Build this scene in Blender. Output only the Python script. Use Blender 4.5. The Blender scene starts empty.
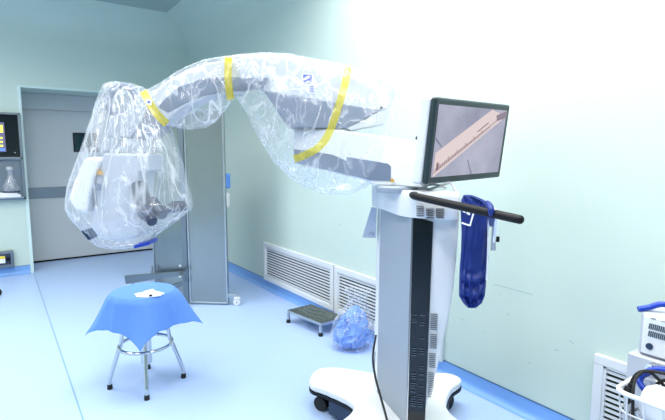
import bpy, bmesh, math, random
from mathutils import Vector, Matrix, noise
from mathutils.bvhtree import BVHTree
random.seed(7)
C = bpy.context.scene.collection
PI = math.pi

# ---------------------------------------------------------------- camera frame
W, H, F = 665, 420, 475.0
PITCH = math.atan(56 / 475); YAW = math.radians(35.3); CZ = 1.45
sy, cy, sp, cp = math.sin(YAW), math.cos(YAW), math.sin(PITCH), math.cos(PITCH)
FW = Vector((sy * cp, cy * cp, -sp)); RT = Vector((cy, -sy, 0)); UP = Vector((sy * sp, cy * sp, cp))
EYE = Vector((0, 0, CZ))
HF = Vector((sy, cy, 0))                      # horizontal forward

def P(px, py, d):                             # measured point: image position + true depth -> metres
    return EYE + FW * d + RT * ((px - W / 2) / F * d) + UP * (-(py - H / 2) / F * d)
def lat(l, d, z):                             # sideways, forward, height
    v = RT * l + HF * d; return Vector((v.x, v.y, z))

cam = bpy.data.cameras.new('camera'); co = bpy.data.objects.new('camera', cam); C.objects.link(co)
cam.sensor_width = 36; cam.lens = F / W * 36; cam.clip_start = .02
co.location = EYE
co.rotation_euler = Matrix((RT, UP, -FW)).transposed().to_euler()
bpy.context.scene.camera = co

# ---------------------------------------------------------------- materials
def lin(c):
    f = lambda v: v / 12.92 if v <= .04045 else ((v + .055) / 1.055) ** 2.4
    return tuple(f(v / 255) for v in c) + (1,)
def mat(name, rgb, rough=.5, metal=0, coat=0, emis=None, es=0, bump=0, bscale=60, var=0, vscale=3, spec=.5):
    m = bpy.data.materials.new(name); m.use_nodes = True
    nt = m.node_tree; b = nt.nodes['Principled BSDF']
    b.inputs['Base Color'].default_value = lin(rgb)
    b.inputs['Roughness'].default_value = rough; b.inputs['Metallic'].default_value = metal
    b.inputs['Coat Weight'].default_value = coat; b.inputs['Specular IOR Level'].default_value = spec
    if emis:
        b.inputs['Emission Color'].default_value = lin(emis); b.inputs['Emission Strength'].default_value = es
    tc = nt.nodes.new('ShaderNodeTexCoord')
    if var:
        n = nt.nodes.new('ShaderNodeTexNoise'); n.inputs['Scale'].default_value = vscale; n.inputs['Detail'].default_value = 6
        nt.links.new(tc.outputs['Object'], n.inputs['Vector'])
        r = nt.nodes.new('ShaderNodeMix'); r.data_type = 'RGBA'
        c = lin(rgb)
        r.inputs['A'].default_value = tuple(max(0, v * (1 - var)) for v in c[:3]) + (1,)
        r.inputs['B'].default_value = tuple(min(1, v * (1 + var)) for v in c[:3]) + (1,)
        nt.links.new(n.outputs['Fac'], r.inputs['Factor']); nt.links.new(r.outputs['Result'], b.inputs['Base Color'])
    if bump:
        n = nt.nodes.new('ShaderNodeTexNoise'); n.inputs['Scale'].default_value = bscale; n.inputs['Detail'].default_value = 4
        nt.links.new(tc.outputs['Object'], n.inputs['Vector'])
        bp = nt.nodes.new('ShaderNodeBump'); bp.inputs['Strength'].default_value = bump; bp.inputs['Distance'].default_value = .01
        nt.links.new(n.outputs['Fac'], bp.inputs['Height']); nt.links.new(bp.outputs['Normal'], b.inputs['Normal'])
    return m

M = {}
M['wall'] = mat('mint_wall_panel', (196, 213, 205), .45, var=.02, vscale=2)
M['wallback'] = M['wall']
M['ceil'] = mat('ceiling_paint', (158, 176, 176), .6)
M['trim'] = mat('pale_door_jamb', (205, 226, 224), .4)
M['base'] = mat('blue_vinyl_cove', (118, 165, 226), .4, var=.08, vscale=250)
M['basetop'] = mat('dark_cove_cap', (60, 100, 140), .5)
M['door'] = mat('grey_laminate_door', (196, 200, 203), .4)
M['steel'] = mat('stainless_steel', (190, 195, 200), .28, 1, bump=.04, bscale=30)
M['steelb'] = mat('brushed_stainless', (160, 164, 162), .27, 1, bump=.05, bscale=9, var=.08, vscale=8)
M['steeld'] = mat('dull_stainless', (132, 142, 150), .42, 1)
M['chrome'] = mat('chrome', (205, 208, 210), .13, 1)
M['black'] = mat('black_plastic', (10, 13, 18), .5, spec=.25)
M['blackgloss'] = mat('black_glass', (10, 18, 26), .08)
M['bezel'] = mat('dark_slate_bezel', (34, 50, 56), .35)
M['rubber'] = mat('black_rubber', (18, 18, 20), .7)
M['white'] = mat('white_enamel', (224, 226, 230), .32, coat=.2)
M['white2'] = mat('white_plastic', (182, 188, 198), .38)
M['greyp'] = mat('light_grey_panel', (150, 160, 172), .4)
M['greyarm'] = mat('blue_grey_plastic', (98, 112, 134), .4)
M['navy'] = mat('navy_skirt', (16, 42, 72), .4)
M['vent'] = mat('white_vent_paint', (218, 222, 226), .4)
M['ventdark'] = mat('vent_gap_shade', (26, 44, 44), .8)
M['cloth'] = mat('blue_nonwoven_cloth', (104, 148, 224), .85, bump=.15, bscale=220, var=.06, vscale=60, spec=.1)
M['clothw'] = mat('white_nonwoven', (240, 243, 250), .8, spec=.1)
M['royal'] = mat('royal_blue_satin', (0, 36, 118), .5, bump=.1, bscale=300)
M['whiteprint'] = mat('white_print', (238, 240, 248), .6)
M['hose'] = mat('blue_rubber_hose', (0, 56, 172), .35)
M['darkglass'] = mat('teal_dark_glass', (24, 58, 66), .06)
M['optic'] = mat('dark_optics', (44, 54, 76), .3)
M['mattblack'] = mat('tread_rubber', (62, 74, 70), .22, bump=.05, bscale=14, var=.12, vscale=9)
M['paper'] = mat('paper', (235, 236, 240), .7)
M['gold'] = mat('gold_warning', (196, 150, 50), .5)
M['emblem'] = mat('emblem_blue', (38, 66, 190), .5)
M['slot'] = mat('grey_slot', (120, 124, 132), .6)
M['slotd'] = mat('slate_slot', (70, 84, 100), .5)
M['yellow'] = mat('yellow_label', (236, 214, 60), .5)
M['pouch'] = mat('grey_vinyl_pouch', (160, 172, 194), .3, coat=.3)
M['scuff'] = mat('grey_scuff', (160, 178, 180), .7)

def floor_mat():
    m = mat('speckled_blue_vinyl', (168, 200, 243), .34, spec=.45); nt = m.node_tree; b = nt.nodes['Principled BSDF']
    tc = nt.nodes.new('ShaderNodeTexCoord')
    n = nt.nodes.new('ShaderNodeTexNoise'); n.inputs['Scale'].default_value = 190; n.inputs['Detail'].default_value = 3
    nt.links.new(tc.outputs['Object'], n.inputs['Vector'])
    r = nt.nodes.new('ShaderNodeValToRGB')
    r.color_ramp.elements[0].position = .35; r.color_ramp.elements[0].color = lin((150, 180, 226))
    r.color_ramp.elements[1].position = .65; r.color_ramp.elements[1].color = lin((183, 205, 241))
    nt.links.new(n.outputs['Fac'], r.inputs['Fac'])
    sx = nt.nodes.new('ShaderNodeSeparateXYZ'); nt.links.new(tc.outputs['Object'], sx.inputs[0])
    a = nt.nodes.new('ShaderNodeMath'); a.operation = 'SUBTRACT'; a.inputs[1].default_value = .302; nt.links.new(sx.outputs['X'], a.inputs[0])
    ab = nt.nodes.new('ShaderNodeMath'); ab.operation = 'ABSOLUTE'; nt.links.new(a.outputs[0], ab.inputs[0])
    lt = nt.nodes.new('ShaderNodeMath'); lt.operation = 'LESS_THAN'; lt.inputs[1].default_value = .0045; nt.links.new(ab.outputs[0], lt.inputs[0])
    mx = nt.nodes.new('ShaderNodeMix'); mx.data_type = 'RGBA'
    nt.links.new(lt.outputs[0], mx.inputs['Factor']); nt.links.new(r.outputs['Color'], mx.inputs['A'])
    mx.inputs['B'].default_value = lin((118, 158, 190))
    nt.links.new(mx.outputs['Result'], b.inputs['Base Color'])
    return m
M['floor'] = floor_mat()

def film_mat(name, base=.3, streak=.5, scale=7, tint=(244, 248, 255), stretch=(1, 1, .35), gloss=.12):
    """thin clear polythene: mostly see-through, milky along its creases, shiny"""
    m = bpy.data.materials.new(name); m.use_nodes = True; nt = m.node_tree; nt.nodes.clear()
    N, L = nt.nodes.new, nt.links.new
    out = N('ShaderNodeOutputMaterial'); tc = N('ShaderNodeTexCoord')
    mp = N('ShaderNodeMapping'); mp.inputs['Scale'].default_value = stretch; L(tc.outputs['Object'], mp.inputs['Vector'])
    def ridge(sc, dist, lo, hi):
        n = N('ShaderNodeTexNoise'); n.inputs['Scale'].default_value = sc; n.inputs['Detail'].default_value = 3; n.inputs['Distortion'].default_value = dist
        L(mp.outputs['Vector'], n.inputs['Vector'])
        s = N('ShaderNodeMath'); s.operation = 'SUBTRACT'; s.inputs[1].default_value = .5; L(n.outputs['Fac'], s.inputs[0])
        a = N('ShaderNodeMath'); a.operation = 'ABSOLUTE'; L(s.outputs[0], a.inputs[0])
        r = N('ShaderNodeMapRange'); r.inputs['From Min'].default_value = lo; r.inputs['From Max'].default_value = hi
        r.inputs['To Min'].default_value = 1; r.inputs['To Max'].default_value = 0; L(a.outputs[0], r.inputs['Value'])
        return r.outputs['Result']
    r1 = ridge(scale, .6, 0, .022); r2 = ridge(scale * 2.3, .4, 0, .03)
    mul = N('ShaderNodeMath'); mul.operation = 'MULTIPLY'; mul.inputs[1].default_value = .55; L(r2, mul.inputs[0])
    mxx = N('ShaderNodeMath'); mxx.operation = 'MAXIMUM'; L(r1, mxx.inputs[0]); L(mul.outputs[0], mxx.inputs[1])
    fac = N('ShaderNodeMapRange'); fac.inputs['To Min'].default_value = base; fac.inputs['To Max'].default_value = base + streak; L(mxx.outputs[0], fac.inputs['Value'])
    bp = N('ShaderNodeBump'); bp.inputs['Strength'].default_value = .35; bp.inputs['Distance'].default_value = .01; L(mxx.outputs[0], bp.inputs['Height'])
    tr = N('ShaderNodeBsdfTransparent'); tr.inputs[0].default_value = (.97, .98, 1, 1)
    df = N('ShaderNodeBsdfDiffuse'); df.inputs[0].default_value = lin(tint); L(bp.outputs[0], df.inputs['Normal'])
    tl = N('ShaderNodeBsdfTranslucent'); tl.inputs[0].default_value = lin(tint); L(bp.outputs[0], tl.inputs['Normal'])
    dm = N('ShaderNodeMixShader'); dm.inputs[0].default_value = .45; L(df.outputs[0], dm.inputs[1]); L(tl.outputs[0], dm.inputs[2])
    m1 = N('ShaderNodeMixShader'); L(fac.outputs[0], m1.inputs[0]); L(tr.outputs[0], m1.inputs[1]); L(dm.outputs[0], m1.inputs[2])
    gl = N('ShaderNodeBsdfGlossy'); gl.inputs['Roughness'].default_value = .2; L(bp.outputs[0], gl.inputs['Normal'])
    m2 = N('ShaderNodeMixShader'); m2.inputs[0].default_value = gloss; L(m1.outputs[0], m2.inputs[1]); L(gl.outputs[0], m2.inputs[2])
    L(m2.outputs[0], out.inputs[0])
    return m
M['film'] = film_mat('clear_polythene_film', .12, .42, 4.2, stretch=(1, 1, .5), gloss=.06)
M['filmhead'] = film_mat('clear_polythene_bag_film', .14, .5, 5, stretch=(1, 1, .28), gloss=.06)
M['bagfilm'] = film_mat('clear_bag_film', .06, .5, 9, stretch=(1, 1, .7), gloss=.05)
M['tape'] = film_mat('yellow_tape', .42, .15, 5, tint=(232, 216, 90), gloss=.05)
M['tape'].node_tree.nodes['Transparent BSDF'].inputs[0].default_value = lin((246, 238, 140))

# ---------------------------------------------------------------- mesh helpers
class MB:
    def __init__(s): s.bm = bmesh.new()
    def box(s, c, size, rot=None):
        m = Matrix.Translation(Vector(c)) @ ((rot or Matrix.Identity(3)).to_4x4()) @ Matrix.Diagonal((size[0], size[1], size[2], 1))
        bmesh.ops.create_cube(s.bm, size=1, matrix=m); return s
    def prism(s, poly, vec):
        vec = Vector(vec); a = [s.bm.verts.new(Vector(p)) for p in poly]; b = [s.bm.verts.new(Vector(p) + vec) for p in poly]
        n = len(a); s.bm.faces.new(a); s.bm.faces.new(b[::-1])
        for i in range(n): s.bm.faces.new((a[i], b[i], b[(i + 1) % n], a[(i + 1) % n]))
        bmesh.ops.recalc_face_normals(s.bm, faces=s.bm.faces[:]); return s
    def rings(s, rings, cap0=True, cap1=True, closed=True):
        vs = [[s.bm.verts.new(Vector(p)) for p in r] for r in rings]; n = len(vs[0])
        for i in range(len(vs) - 1):
            for j in range(n if closed else n - 1):
                k = (j + 1) % n; s.bm.faces.new((vs[i][j], vs[i][k], vs[i + 1][k], vs[i + 1][j]))
        if cap0: s.bm.faces.new(vs[0][::-1])
        if cap1: s.bm.faces.new(vs[-1])
        return s
    def tube(s, pts, r, seg=12, cap=True, loop=False):
        pts = [Vector(p) for p in pts]; n = len(pts); rs = r if isinstance(r, (list, tuple)) else [r] * n
        rings = []; up = None
        for i, p in enumerate(pts):
            if loop: t = pts[(i + 1) % n] - pts[i - 1]
            else: t = pts[min(i + 1, n - 1)] - pts[max(i - 1, 0)]
            t.normalize()
            if up is None:
                up = Vector((0, 0, 1)) if abs(t.z) < .9 else Vector((1, 0, 0))
            up = (up - t * up.dot(t)).normalized(); b = t.cross(up)
            rings.append([p + (up * math.cos(2 * PI * j / seg) + b * math.sin(2 * PI * j / seg)) * rs[i] for j in range(seg)])
        if loop: rings.append(rings[0])
        s.rings(rings, cap and not loop, cap and not loop)
        if loop: bmesh.ops.remove_doubles(s.bm, verts=s.bm.verts[:], dist=1e-6)
        return s
    def cyl(s, a, b, r, r2=None, seg=20): return s.tube([a, b], [r, r if r2 is None else r2], seg)
    def lathe(s, c, prof, seg=28):
        c = Vector(c)
        return s.rings([[c + Vector((r * math.cos(2 * PI * j / seg), r * math.sin(2 * PI * j / seg), z)) for j in range(seg)] for r, z in prof])
    def sphere(s, c, r, sc=(1, 1, 1)):
        bmesh.ops.create_uvsphere(s.bm, u_segments=16, v_segments=10, radius=r, matrix=Matrix.Translation(Vector(c)) @ Matrix.Diagonal((*sc, 1))); return s
    def quad(s, *p): s.bm.faces.new([s.bm.verts.new(Vector(q)) for q in p]); return s

def root_of(o):
    while o.parent: o = o.parent
    return o
def obj(name, mb, m, parent=None, bevel=0, seg=3, smooth=True, label=None, base=None, sharp=True):
    off = root_of(parent).location if parent else (Vector(base) if base else Vector((0, 0, 0)))
    bm = mb.bm; bmesh.ops.recalc_face_normals(bm, faces=bm.faces[:])
    for v in bm.verts: v.co -= off
    me = bpy.data.meshes.new(name); bm.to_mesh(me); bm.free()
    o = bpy.data.objects.new(name, me); C.objects.link(o); me.materials.append(m)
    if parent: o.parent = parent
    else: o.location = off
    if smooth:
        for p in me.polygons: p.use_smooth = True
        if sharp: me.set_sharp_from_angle(angle=math.radians(38))
    if bevel:
        b = o.modifiers.new('bevel', 'BEVEL'); b.width = bevel; b.segments = seg; b.limit_method = 'ANGLE'; b.angle_limit = math.radians(30)
        b.harden_normals = True
    if label: o['label'] = label
    return o
def thing(name, loc, label, cat, group=None):
    o = bpy.data.objects.new(name, None); C.objects.link(o); o.location = Vector(loc); o.empty_display_size = .1
    o['label'] = label; o['category'] = cat
    if group: o['group'] = group
    return o
def tag(o, label, cat, group=None):
    o['label'] = label; o['category'] = cat
    if group: o['group'] = group
    return o
def struct(o): o['kind'] = 'structure'; return o
def spline(pts, n=8, closed=False):
    pts = [Vector(p) for p in pts]; out = []; L = len(pts)
    rng = range(L if closed else L - 1)
    for i in rng:
        g = (lambda k: pts[k % L]) if closed else (lambda k: pts[max(0, min(L - 1, k))])
        p0, p1, p2, p3 = g(i - 1), g(i), g(i + 1), g(i + 2)
        for k in range(n):
            t = k / n
            out.append(.5 * ((2 * p1) + (p2 - p0) * t + (2 * p0 - 5 * p1 + 4 * p2 - p3) * t * t + (3 * p1 - p0 - 3 * p2 + p3) * t ** 3))
    if not closed: out.append(pts[-1])
    return out
def interp(tab, x):
    if x <= tab[0][0]: return tab[0][1:]
    for a, b in zip(tab, tab[1:]):
        if x <= b[0]:
            t = (x - a[0]) / (b[0] - a[0]); return tuple(p + (q - p) * t for p, q in zip(a[1:], b[1:]))
    return tab[-1][1:]

# ---------------------------------------------------------------- the room
XR, YB, YD, ZC = 2.33, 6.8, 7.4, 3.25
XL, YF = -3.4, -3.2
struct(obj('floor', MB().box(((XL + XR) / 2, (YF + 8) / 2, -.05), (XR - XL + .4, 8 - YF + .4, .1)), M['floor'], smooth=False))
struct(obj('ceiling', MB().box(((XL + XR) / 2, (YF + 8) / 2, ZC + .05), (XR - XL + .4, 8 - YF + .4, .1)), M['ceil'], smooth=False))
struct(obj('wall_right', MB().box((XR + .1, (YF + 8) / 2, ZC / 2), (.2, 8 - YF + .4, ZC)), M['wall'], smooth=False))
DL, DR, DZ = .305, 2.15, 2.232
wb = MB()
wb.box(((XL + DL) / 2, (YB + YD) / 2, ZC / 2), (DL - XL, YD - YB, ZC)); wb.box(((DR + XR) / 2, (YB + YD) / 2, ZC / 2), (XR - DR, YD - YB, ZC))
wb.box(((DL + DR) / 2, (YB + YD) / 2, (ZC + DZ) / 2), (DR - DL, YD - YB, ZC - DZ))
struct(obj('wall_back', wb, M['wall'], smooth=False))
struct(obj('wall_left', MB().box((XL - .1, (YF + 8) / 2, ZC / 2), (.2, 8 - YF + .4, ZC)), M['wall'], smooth=False))
struct(obj('wall_front', MB().box(((XL + XR) / 2, YF - .1, ZC / 2), (XR - XL, .2, ZC)), M['wall'], smooth=False))
# rounded ceiling coves
def cove(name, a, b, nrm, r=.4):
    a, b, nrm = Vector(a), Vector(b), Vector(nrm); mb = MB(); rg = []
    for e in (a, b):
        ring = [e + Vector((0, 0, 0))]
        for k in range(9):
            t = PI / 2 * k / 8
            ring.append(e + nrm * (r - r * math.cos(t)) * 1 + Vector((0, 0, -r + r * math.sin(t))))
        rg.append(ring)
    mb.rings(rg); return struct(obj(name, mb, M['wall']))
cove('trim_1', (XR, YF, ZC), (XR, YB, ZC), (-1, 0, 0)); cove('trim_2', (XL, YB, ZC), (XR, YB, ZC), (0, -1, 0))
# coved blue skirting
def skirting(name, a, b, nrm, h=.098):
    a, b, nrm = Vector(a), Vector(b), Vector(nrm); rg = []
    for e in (a, b):
        ring = [e + nrm * -.001 + Vector((0, 0, .0)), e + nrm * -.001 + Vector((0, 0, h)), e + nrm * .004 + Vector((0, 0, h))]
        for k in range(7):
            t = PI / 2 * k / 6
            ring.append(e + nrm * (.004 + .04 * (1 - math.cos(t))) + Vector((0, 0, .04 * (1 - math.sin(t)) + .0015)))
        rg.append(ring)
    o = struct(obj(name, MB().rings(rg), M['base']))
    d = (b - a); mid = (a + b) / 2
    s = (abs(d.x) + .007 if abs(d.x) > .01 else .007, abs(d.y) + .007 if abs(d.y) > .01 else .007, .005)
    obj('cove_cap', MB().box(mid + nrm * .002 + Vector((0, 0, h + .002)), s), M['basetop'], o, smooth=False)
    return o
skirting('baseboard_right', (XR, YF, 0), (XR, YB, 0), (-1, 0, 0)); skirting('baseboard_back', (XL, YB, 0), (.27, YB, 0), (0, -1, 0))
struct(obj('trim_3', MB().box((.29, YB - .004, DZ / 2), (.034, .008, DZ)), M['trim'], smooth=False))
struct(obj('trim_4', MB().box(((DL + DR) / 2, YB - .004, DZ + .012), (DR - DL + .064, .008, .024)), M['trim'], smooth=False))
struct(obj('trim_5', MB().box((XR - .0005, 1.54, .695), (.002, .25, .003)), M['scuff'], smooth=False))
# sliding door in its recess
dr = struct(obj('door_1', MB().box(((DL + DR) / 2, YD + .03, 1.02), (DR - DL + .1, .06, 2.01)), M['door'], smooth=False, base=(DL, YD, 0)))
obj('track_cover', MB().box(((DL + DR) / 2, YD - .02, 2.13), (DR - DL, .1, .2)), M['door'], dr, .004)
obj('push_strip', MB().box(((DL + DR) / 2, YD - .004, .935), (DR - DL, .01, .148)), M['steeld'], dr, smooth=False, label='dull steel push strip across the door')
obj('gap_shade_strip', MB().box(((DL + DR) / 2, YD + .01, .012), (DR - DL, .03, .022)), M['black'], dr, smooth=False)  # black strip drawn for the shade under the door
fr = obj('window_frame', MB().box((1.05, YD - .005, 1.608), (.31, .014, .262)), M['black'], dr, .004)
obj('pane', MB().box((1.05, YD - .013, 1.608), (.278, .006, .23)), M['darkglass'], fr, .002)
# scuffs on the right wall
sc = MB()
for k in range(26):
    y = random.uniform(.4, 5.6); z = random.choice([random.uniform(.12, .9), random.uniform(.5, .75)])
    sc.box((XR - .0005, y, z), (.002, random.uniform(.008, .03), random.uniform(.002, .004)), Matrix.Rotation(random.uniform(-.5, .5), 3, 'X'))
s_ = struct(obj('trim_6', sc, M['scuff'], smooth=False))

# ceiling lamps (outside the view, they light the room); last two added to brighten door and back wall
lampm = mat('lamp_diffuser', (255, 255, 255), .5, emis=(255, 252, 246), es=4)
LAMPS = [(1.62, 2.5, 1.05), (1.62, 1.1, 1.0), (1.5, -.3, .8), (.15, 2.5, .55), (-.1, 1.1, .5), (-.1, -.3, .5), (-1.6, 3.6, 1.1), (-1.6, 1.4, 1), (-.1, 4.5, 1.2), (-1.7, 5.3, 1.2)]; LE = 25
for x, y, pw in LAMPS:
    t = thing('ceiling_light', (x, y, ZC), 'unseen recessed white ceiling light panel', 'light', 'recessed ceiling light panels')
    obj('frame', MB().box((x, y, ZC - .008), (.64, 1.24, .02)), M['white2'], t)
    obj('diffuser', MB().box((x, y, ZC - .02), (.58, 1.18, .012)), lampm, t)
    l_ = bpy.data.lights.new('lamp', 'AREA'); l_.shape = 'RECTANGLE'; l_.size = .56; l_.size_y = 1.16; l_.energy = LE * pw; l_.spread = math.radians(150); l_.color = (1, .96, .91)
    lo_ = bpy.data.objects.new('lamp', l_); C.objects.link(lo_); lo_.parent = t; lo_.location = (0, 0, -.03)

# ---------------------------------------------------------------- wall grilles
def grille(y0, y1, z0, z1, label, group='louvred return air grilles', bt=.045):
    x = XR - .012
    t = thing('air_grille', (XR, (y0 + y1) / 2, z0), label, 'air vent', group)
    f = MB(); ym, zm = (y0 + y1) / 2, (z0 + z1) / 2
    for (yc, zc, sy_, sz) in ((ym, z1 - bt / 2, y1 - y0, bt), (ym, z0 + bt / 2, y1 - y0, bt), (y0 + bt / 2, zm, bt, z1 - z0 - 2 * bt), (y1 - bt / 2, zm, bt, z1 - z0 - 2 * bt)):
        f.box((x, yc, zc), (.024, sy_, sz))
    obj('frame', f, M['vent'], t, .003, 2)
    f2 = MB(); g = .012
    a, b, c, d = y0 + bt, y1 - bt, z0 + bt, z1 - bt
    for (yc, zc, sy_, sz) in ((ym, d - g / 2, b - a, g), (ym, c + g / 2, b - a, g), (a + g / 2, zm, g, d - c), (b - g / 2, zm, g, d - c)):
        f2.box((XR - .009, yc, zc), (.018, sy_, sz))
    obj('inner_frame', f2, M['vent'], t, smooth=False)
    obj('shade_backing', MB().box((XR - .001, ym, zm), (.004, b - a, d - c)), M['ventdark'], t, smooth=False, label='dark sheet standing for the shade behind the louvres')  # dark colour stands in for the shade between the slats
    sl = MB(); n = int((d - c - 2 * g) / .0265)
    for k in range(n):
        z = c + g + (k + .5) * (d - c - 2 * g) / n
        sl.box((XR - .012, ym, z), (.005, b - a - 2 * g, .0135))
    obj('louvre_slats', sl, M['vent'], t, smooth=False)
    return t
grille(3.25, 4.555, .095, .508, 'long white louvred grille low on the wall behind the step stool')
grille(2.02, 3.235, .09, .502, 'white louvred grille behind the clear bag of blue cloth')
grille(-.05, 1.065, .08, .49, 'white louvred grille behind the wire basket')

# ---------------------------------------------------------------- left wall fittings
t = thing('control_panel', (-.1, YB, .912), 'steel wall control panel with dark touchscreen above an open niche', 'control panel')
x0, x1, z0, z1 = -.5, .283, .912, 1.93
fr = MB()
for (xc, zc, sx_, sz) in (((x0 + x1) / 2, z1 - .012, x1 - x0, .024), ((x0 + x1) / 2, z0 + .014, x1 - x0, .028), (x1 - .014, (z0 + z1) / 2, .028, z1 - z0), (x0 + .014, (z0 + z1) / 2, .028, z1 - z0), ((x0 + x1) / 2, 1.40, x1 - x0, .03)):
    fr.box((xc, YB - .03, zc), (sx_, .06, sz))
obj('frame', fr, M['steeld'], t, .003, 2)
scn = obj('touchscreen', MB().box(((x0 + x1) / 2, YB - .022, 1.66), (x1 - x0 - .05, .02, .5)), M['blackgloss'], t, smooth=False)
emy = mat('screen_yellow', (230, 240, 90), emis=(225, 240, 80), es=.9); emg = mat('screen_grey', (90, 84, 120), emis=(110, 100, 130), es=.5); emb = mat('screen_blue', (80, 120, 210), emis=(90, 140, 230), es=.7)
obj('display', MB().box((-.085, YB - .0335, 1.645), (.41, .003, .34)), emg, scn, smooth=False)
y_ = MB(); y_.box((-.05, YB - .036, 1.74), (.31, .003, .085))
for k in range(3): y_.box((-.05, YB - .036, 1.635 - k * .045), (.29, .003, .02))
obj('yellow_readout', y_, emy, scn, smooth=False)
obj('blue_button', MB().box((.085, YB - .036, 1.50), (.05, .003, .03)), emb, scn, smooth=False)
obj('indicator_dot', MB().box((.205, YB - .034, 1.465), (.012, .004, .008)), M['whiteprint'], scn, smooth=False)
obj('niche_back', MB().box(((x0 + x1) / 2, YB - .004, 1.16), (x1 - x0 - .05, .008, .46)), M['steeld'], t, smooth=False)
obj('niche_shelf', MB().box(((x0 + x1) / 2, YB - .05, .94), (x1 - x0 - .05, .1, .012)), M['steel'], t, smooth=False)
pp = obj('folded_papers', MB().box((.06, YB - .06, .962), (.33, .07, .03)).box((.05, YB - .063, .99), (.30, .06, .022), Matrix.Rotation(.05, 3, 'Y')), M['paper'], base=(.06, YB - .06, .947))
tag(pp, 'white papers lying in the niche of the wall control panel', 'paper')
bt = thing('spray_flask', (.14, YB - .06, 1.002), 'clear plastic flask standing on the papers in the wall niche', 'flask')
clear = film_mat('clear_plastic', .25, .4, 18)
obj('flask_body', MB().lathe((.14, YB - .06, 1.012), [(.02, 0), (.085, .005), (.09, .04), (.055, .13), (.03, .17), (.03, .24), (.036, .25)]), clear, bt)
obj('flask_base', MB().box((.14, YB - .06, 1.012), (.17, .05, .022)), M['optic'], bt, .004)
obj('flask_cap', MB().lathe((.14, YB - .06, 1.262), [(.02, 0), (.038, .004), (.038, .03), (.03, .04), (.002, .042)]), M['white2'], bt)
t = thing('socket_panel', (-.05, YB, .105), 'small steel socket box with yellow label low on the wall', 'socket panel')
obj('box', MB().box((-.12, YB - .03, .208), (.46, .06, .2)), M['steeld'], t, .006)
obj('inner_plate', MB().box((-.12, YB - .062, .212), (.40, .01, .13)), M['optic'], t, .004)
lb = obj('label_plate', MB().box((-.04, YB - .069, .212), (.13, .005, .085)), M['paper'], t, smooth=False)
obj('yellow_strip', MB().box((-.04, YB - .0725, .238), (.13, .003, .03)), M['yellow'], lb, smooth=False)
obj('knob', MB().cyl((.055, YB - .066, .215), (.055, YB - .095, .215), .022), M['black'], t)
# caster foot at the left frame edge
g = (-.068, 5.85)
t = thing('trolley_caster', (g[0], g[1], 0), 'black caster wheel at the left edge of the floor', 'caster')
obj('wheel', MB().cyl((g[0], g[1] - .012, .04), (g[0], g[1] + .012, .04), .04), M['rubber'], t)
obj('fork', MB().box((g[0] - .01, g[1], .075), (.05, .036, .03)).cyl((g[0] - .012, g[1], .085), (g[0] - .012, g[1], .13), .01), M['steeld'], t, .004)

# ---------------------------------------------------------------- folding steel screen
A = Vector((1.436, 4.478, 0)); B = Vector((1.752, 4.217, 0)); D_ = Vector((1.272, 4.98, 0))
t = thing('steel_screen', A, 'tall folding stainless steel screen on casters behind the draped microscope head', 'screen')
def panel(a, b, z0, z1, name, th=.03):
    d = (b - a).normalized(); n = Vector((-d.y, d.x, 0)); m_ = (a + b) / 2; R = Matrix((d, n, Vector((0, 0, 1)))).transposed()
    L = (b - a).length; p = obj(name, MB().box(m_ + n * th / 2 + Vector((0, 0, (z0 + z1) / 2)), (L, th, z1 - z0), R), M['steelb'], t, smooth=False)
    e = MB(); off = n * -.002
    e.box(a + d * .008 + off + Vector((0, 0, (z0 + z1) / 2)), (.016, .014, z1 - z0), R); e.box(b - d * .008 + off + Vector((0, 0, (z0 + z1) / 2)), (.016, .014, z1 - z0), R)
    e.box(m_ + off + Vector((0, 0, z0 + .008)), (L, .014, .016), R); e.box(m_ + off + Vector((0, 0, z1 - .008)), (L, .014, .016), R)
    obj('edge_channel', e, M['steel'], p, .003, 2)
    return d, n
d1, n1 = panel(A + (B - A).normalized() * .03, B, .012, 1.86, 'panel')
d2, n2 = panel(D_, A - (A - D_).normalized() * .012, .03, 1.86, 'panel')
obj('hinge_post', MB().box(A + Vector((.004, .012, .935)), (.055, .035, 1.85), Matrix.Rotation(math.atan2(d1.y, d1.x), 3, 'Z')), M['steeld'], t, .006)
def caster(c, m=M['white'], r=.034, dirv=d1, par=None):
    c = Vector(c); n = Vector((-dirv.y, dirv.x, 0)); o = obj('caster', MB().cyl(c + n * -.018 + Vector((0, 0, r)), c + n * .018 + Vector((0, 0, r)), r), m, par or t, .006)
    obj('hub', MB().cyl(c + n * -.022 + Vector((0, 0, r)), c + n * .022 + Vector((0, 0, r)), .008), M['black'], o)
    obj('fork', MB().box(c + Vector((0, 0, r * 2 + .006)), (.05, .05, .02)).box(c + n * .022 + Vector((0, 0, r * 1.5)), (.03, .005, r * 1.2)).box(c + n * -.022 + Vector((0, 0, r * 1.5)), (.03, .005, r * 1.2)), m, o, .004)
    return o
cr = B + d1 * .085
obj('stabiliser_foot', MB().box(B + d1 * .045 + Vector((0, .01, .092)), (.11, .03, .035), Matrix.Rotation(math.atan2(d1.y, d1.x), 3, 'Z')), M['steel'], t, .004)
caster(cr + Vector((0, 0, 0)))
def bar(p, q, w0, w1, th, name='stabiliser_foot', m=M['steeld']):
    p, q = Vector(p), Vector(q); d = (q - p).normalized(); s = d.cross(Vector((0, 0, 1))).normalized(); u = s.cross(d)
    rg = [[c + s * th / 2 * i + u * w / 2 * j for i, j in ((-1, -1), (1, -1), (1, 1), (-1, 1))] for c, w in ((p, w0), (q, w1))]
    return obj(name, MB().rings(rg), m, t, .003, 2)
bp0 = P(181, 273, 4.46); bp1 = P(127, 279.5, 4.9)
bar(bp0, bp1, .035, .085, .05)
lc = P(133, 286, 4.88); caster((lc.x, lc.y, 0), r=.042)
obj('caster_stem', MB().cyl((lc.x, lc.y, .08), (lc.x, lc.y, .15), .012), M['steel'], t)
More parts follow.
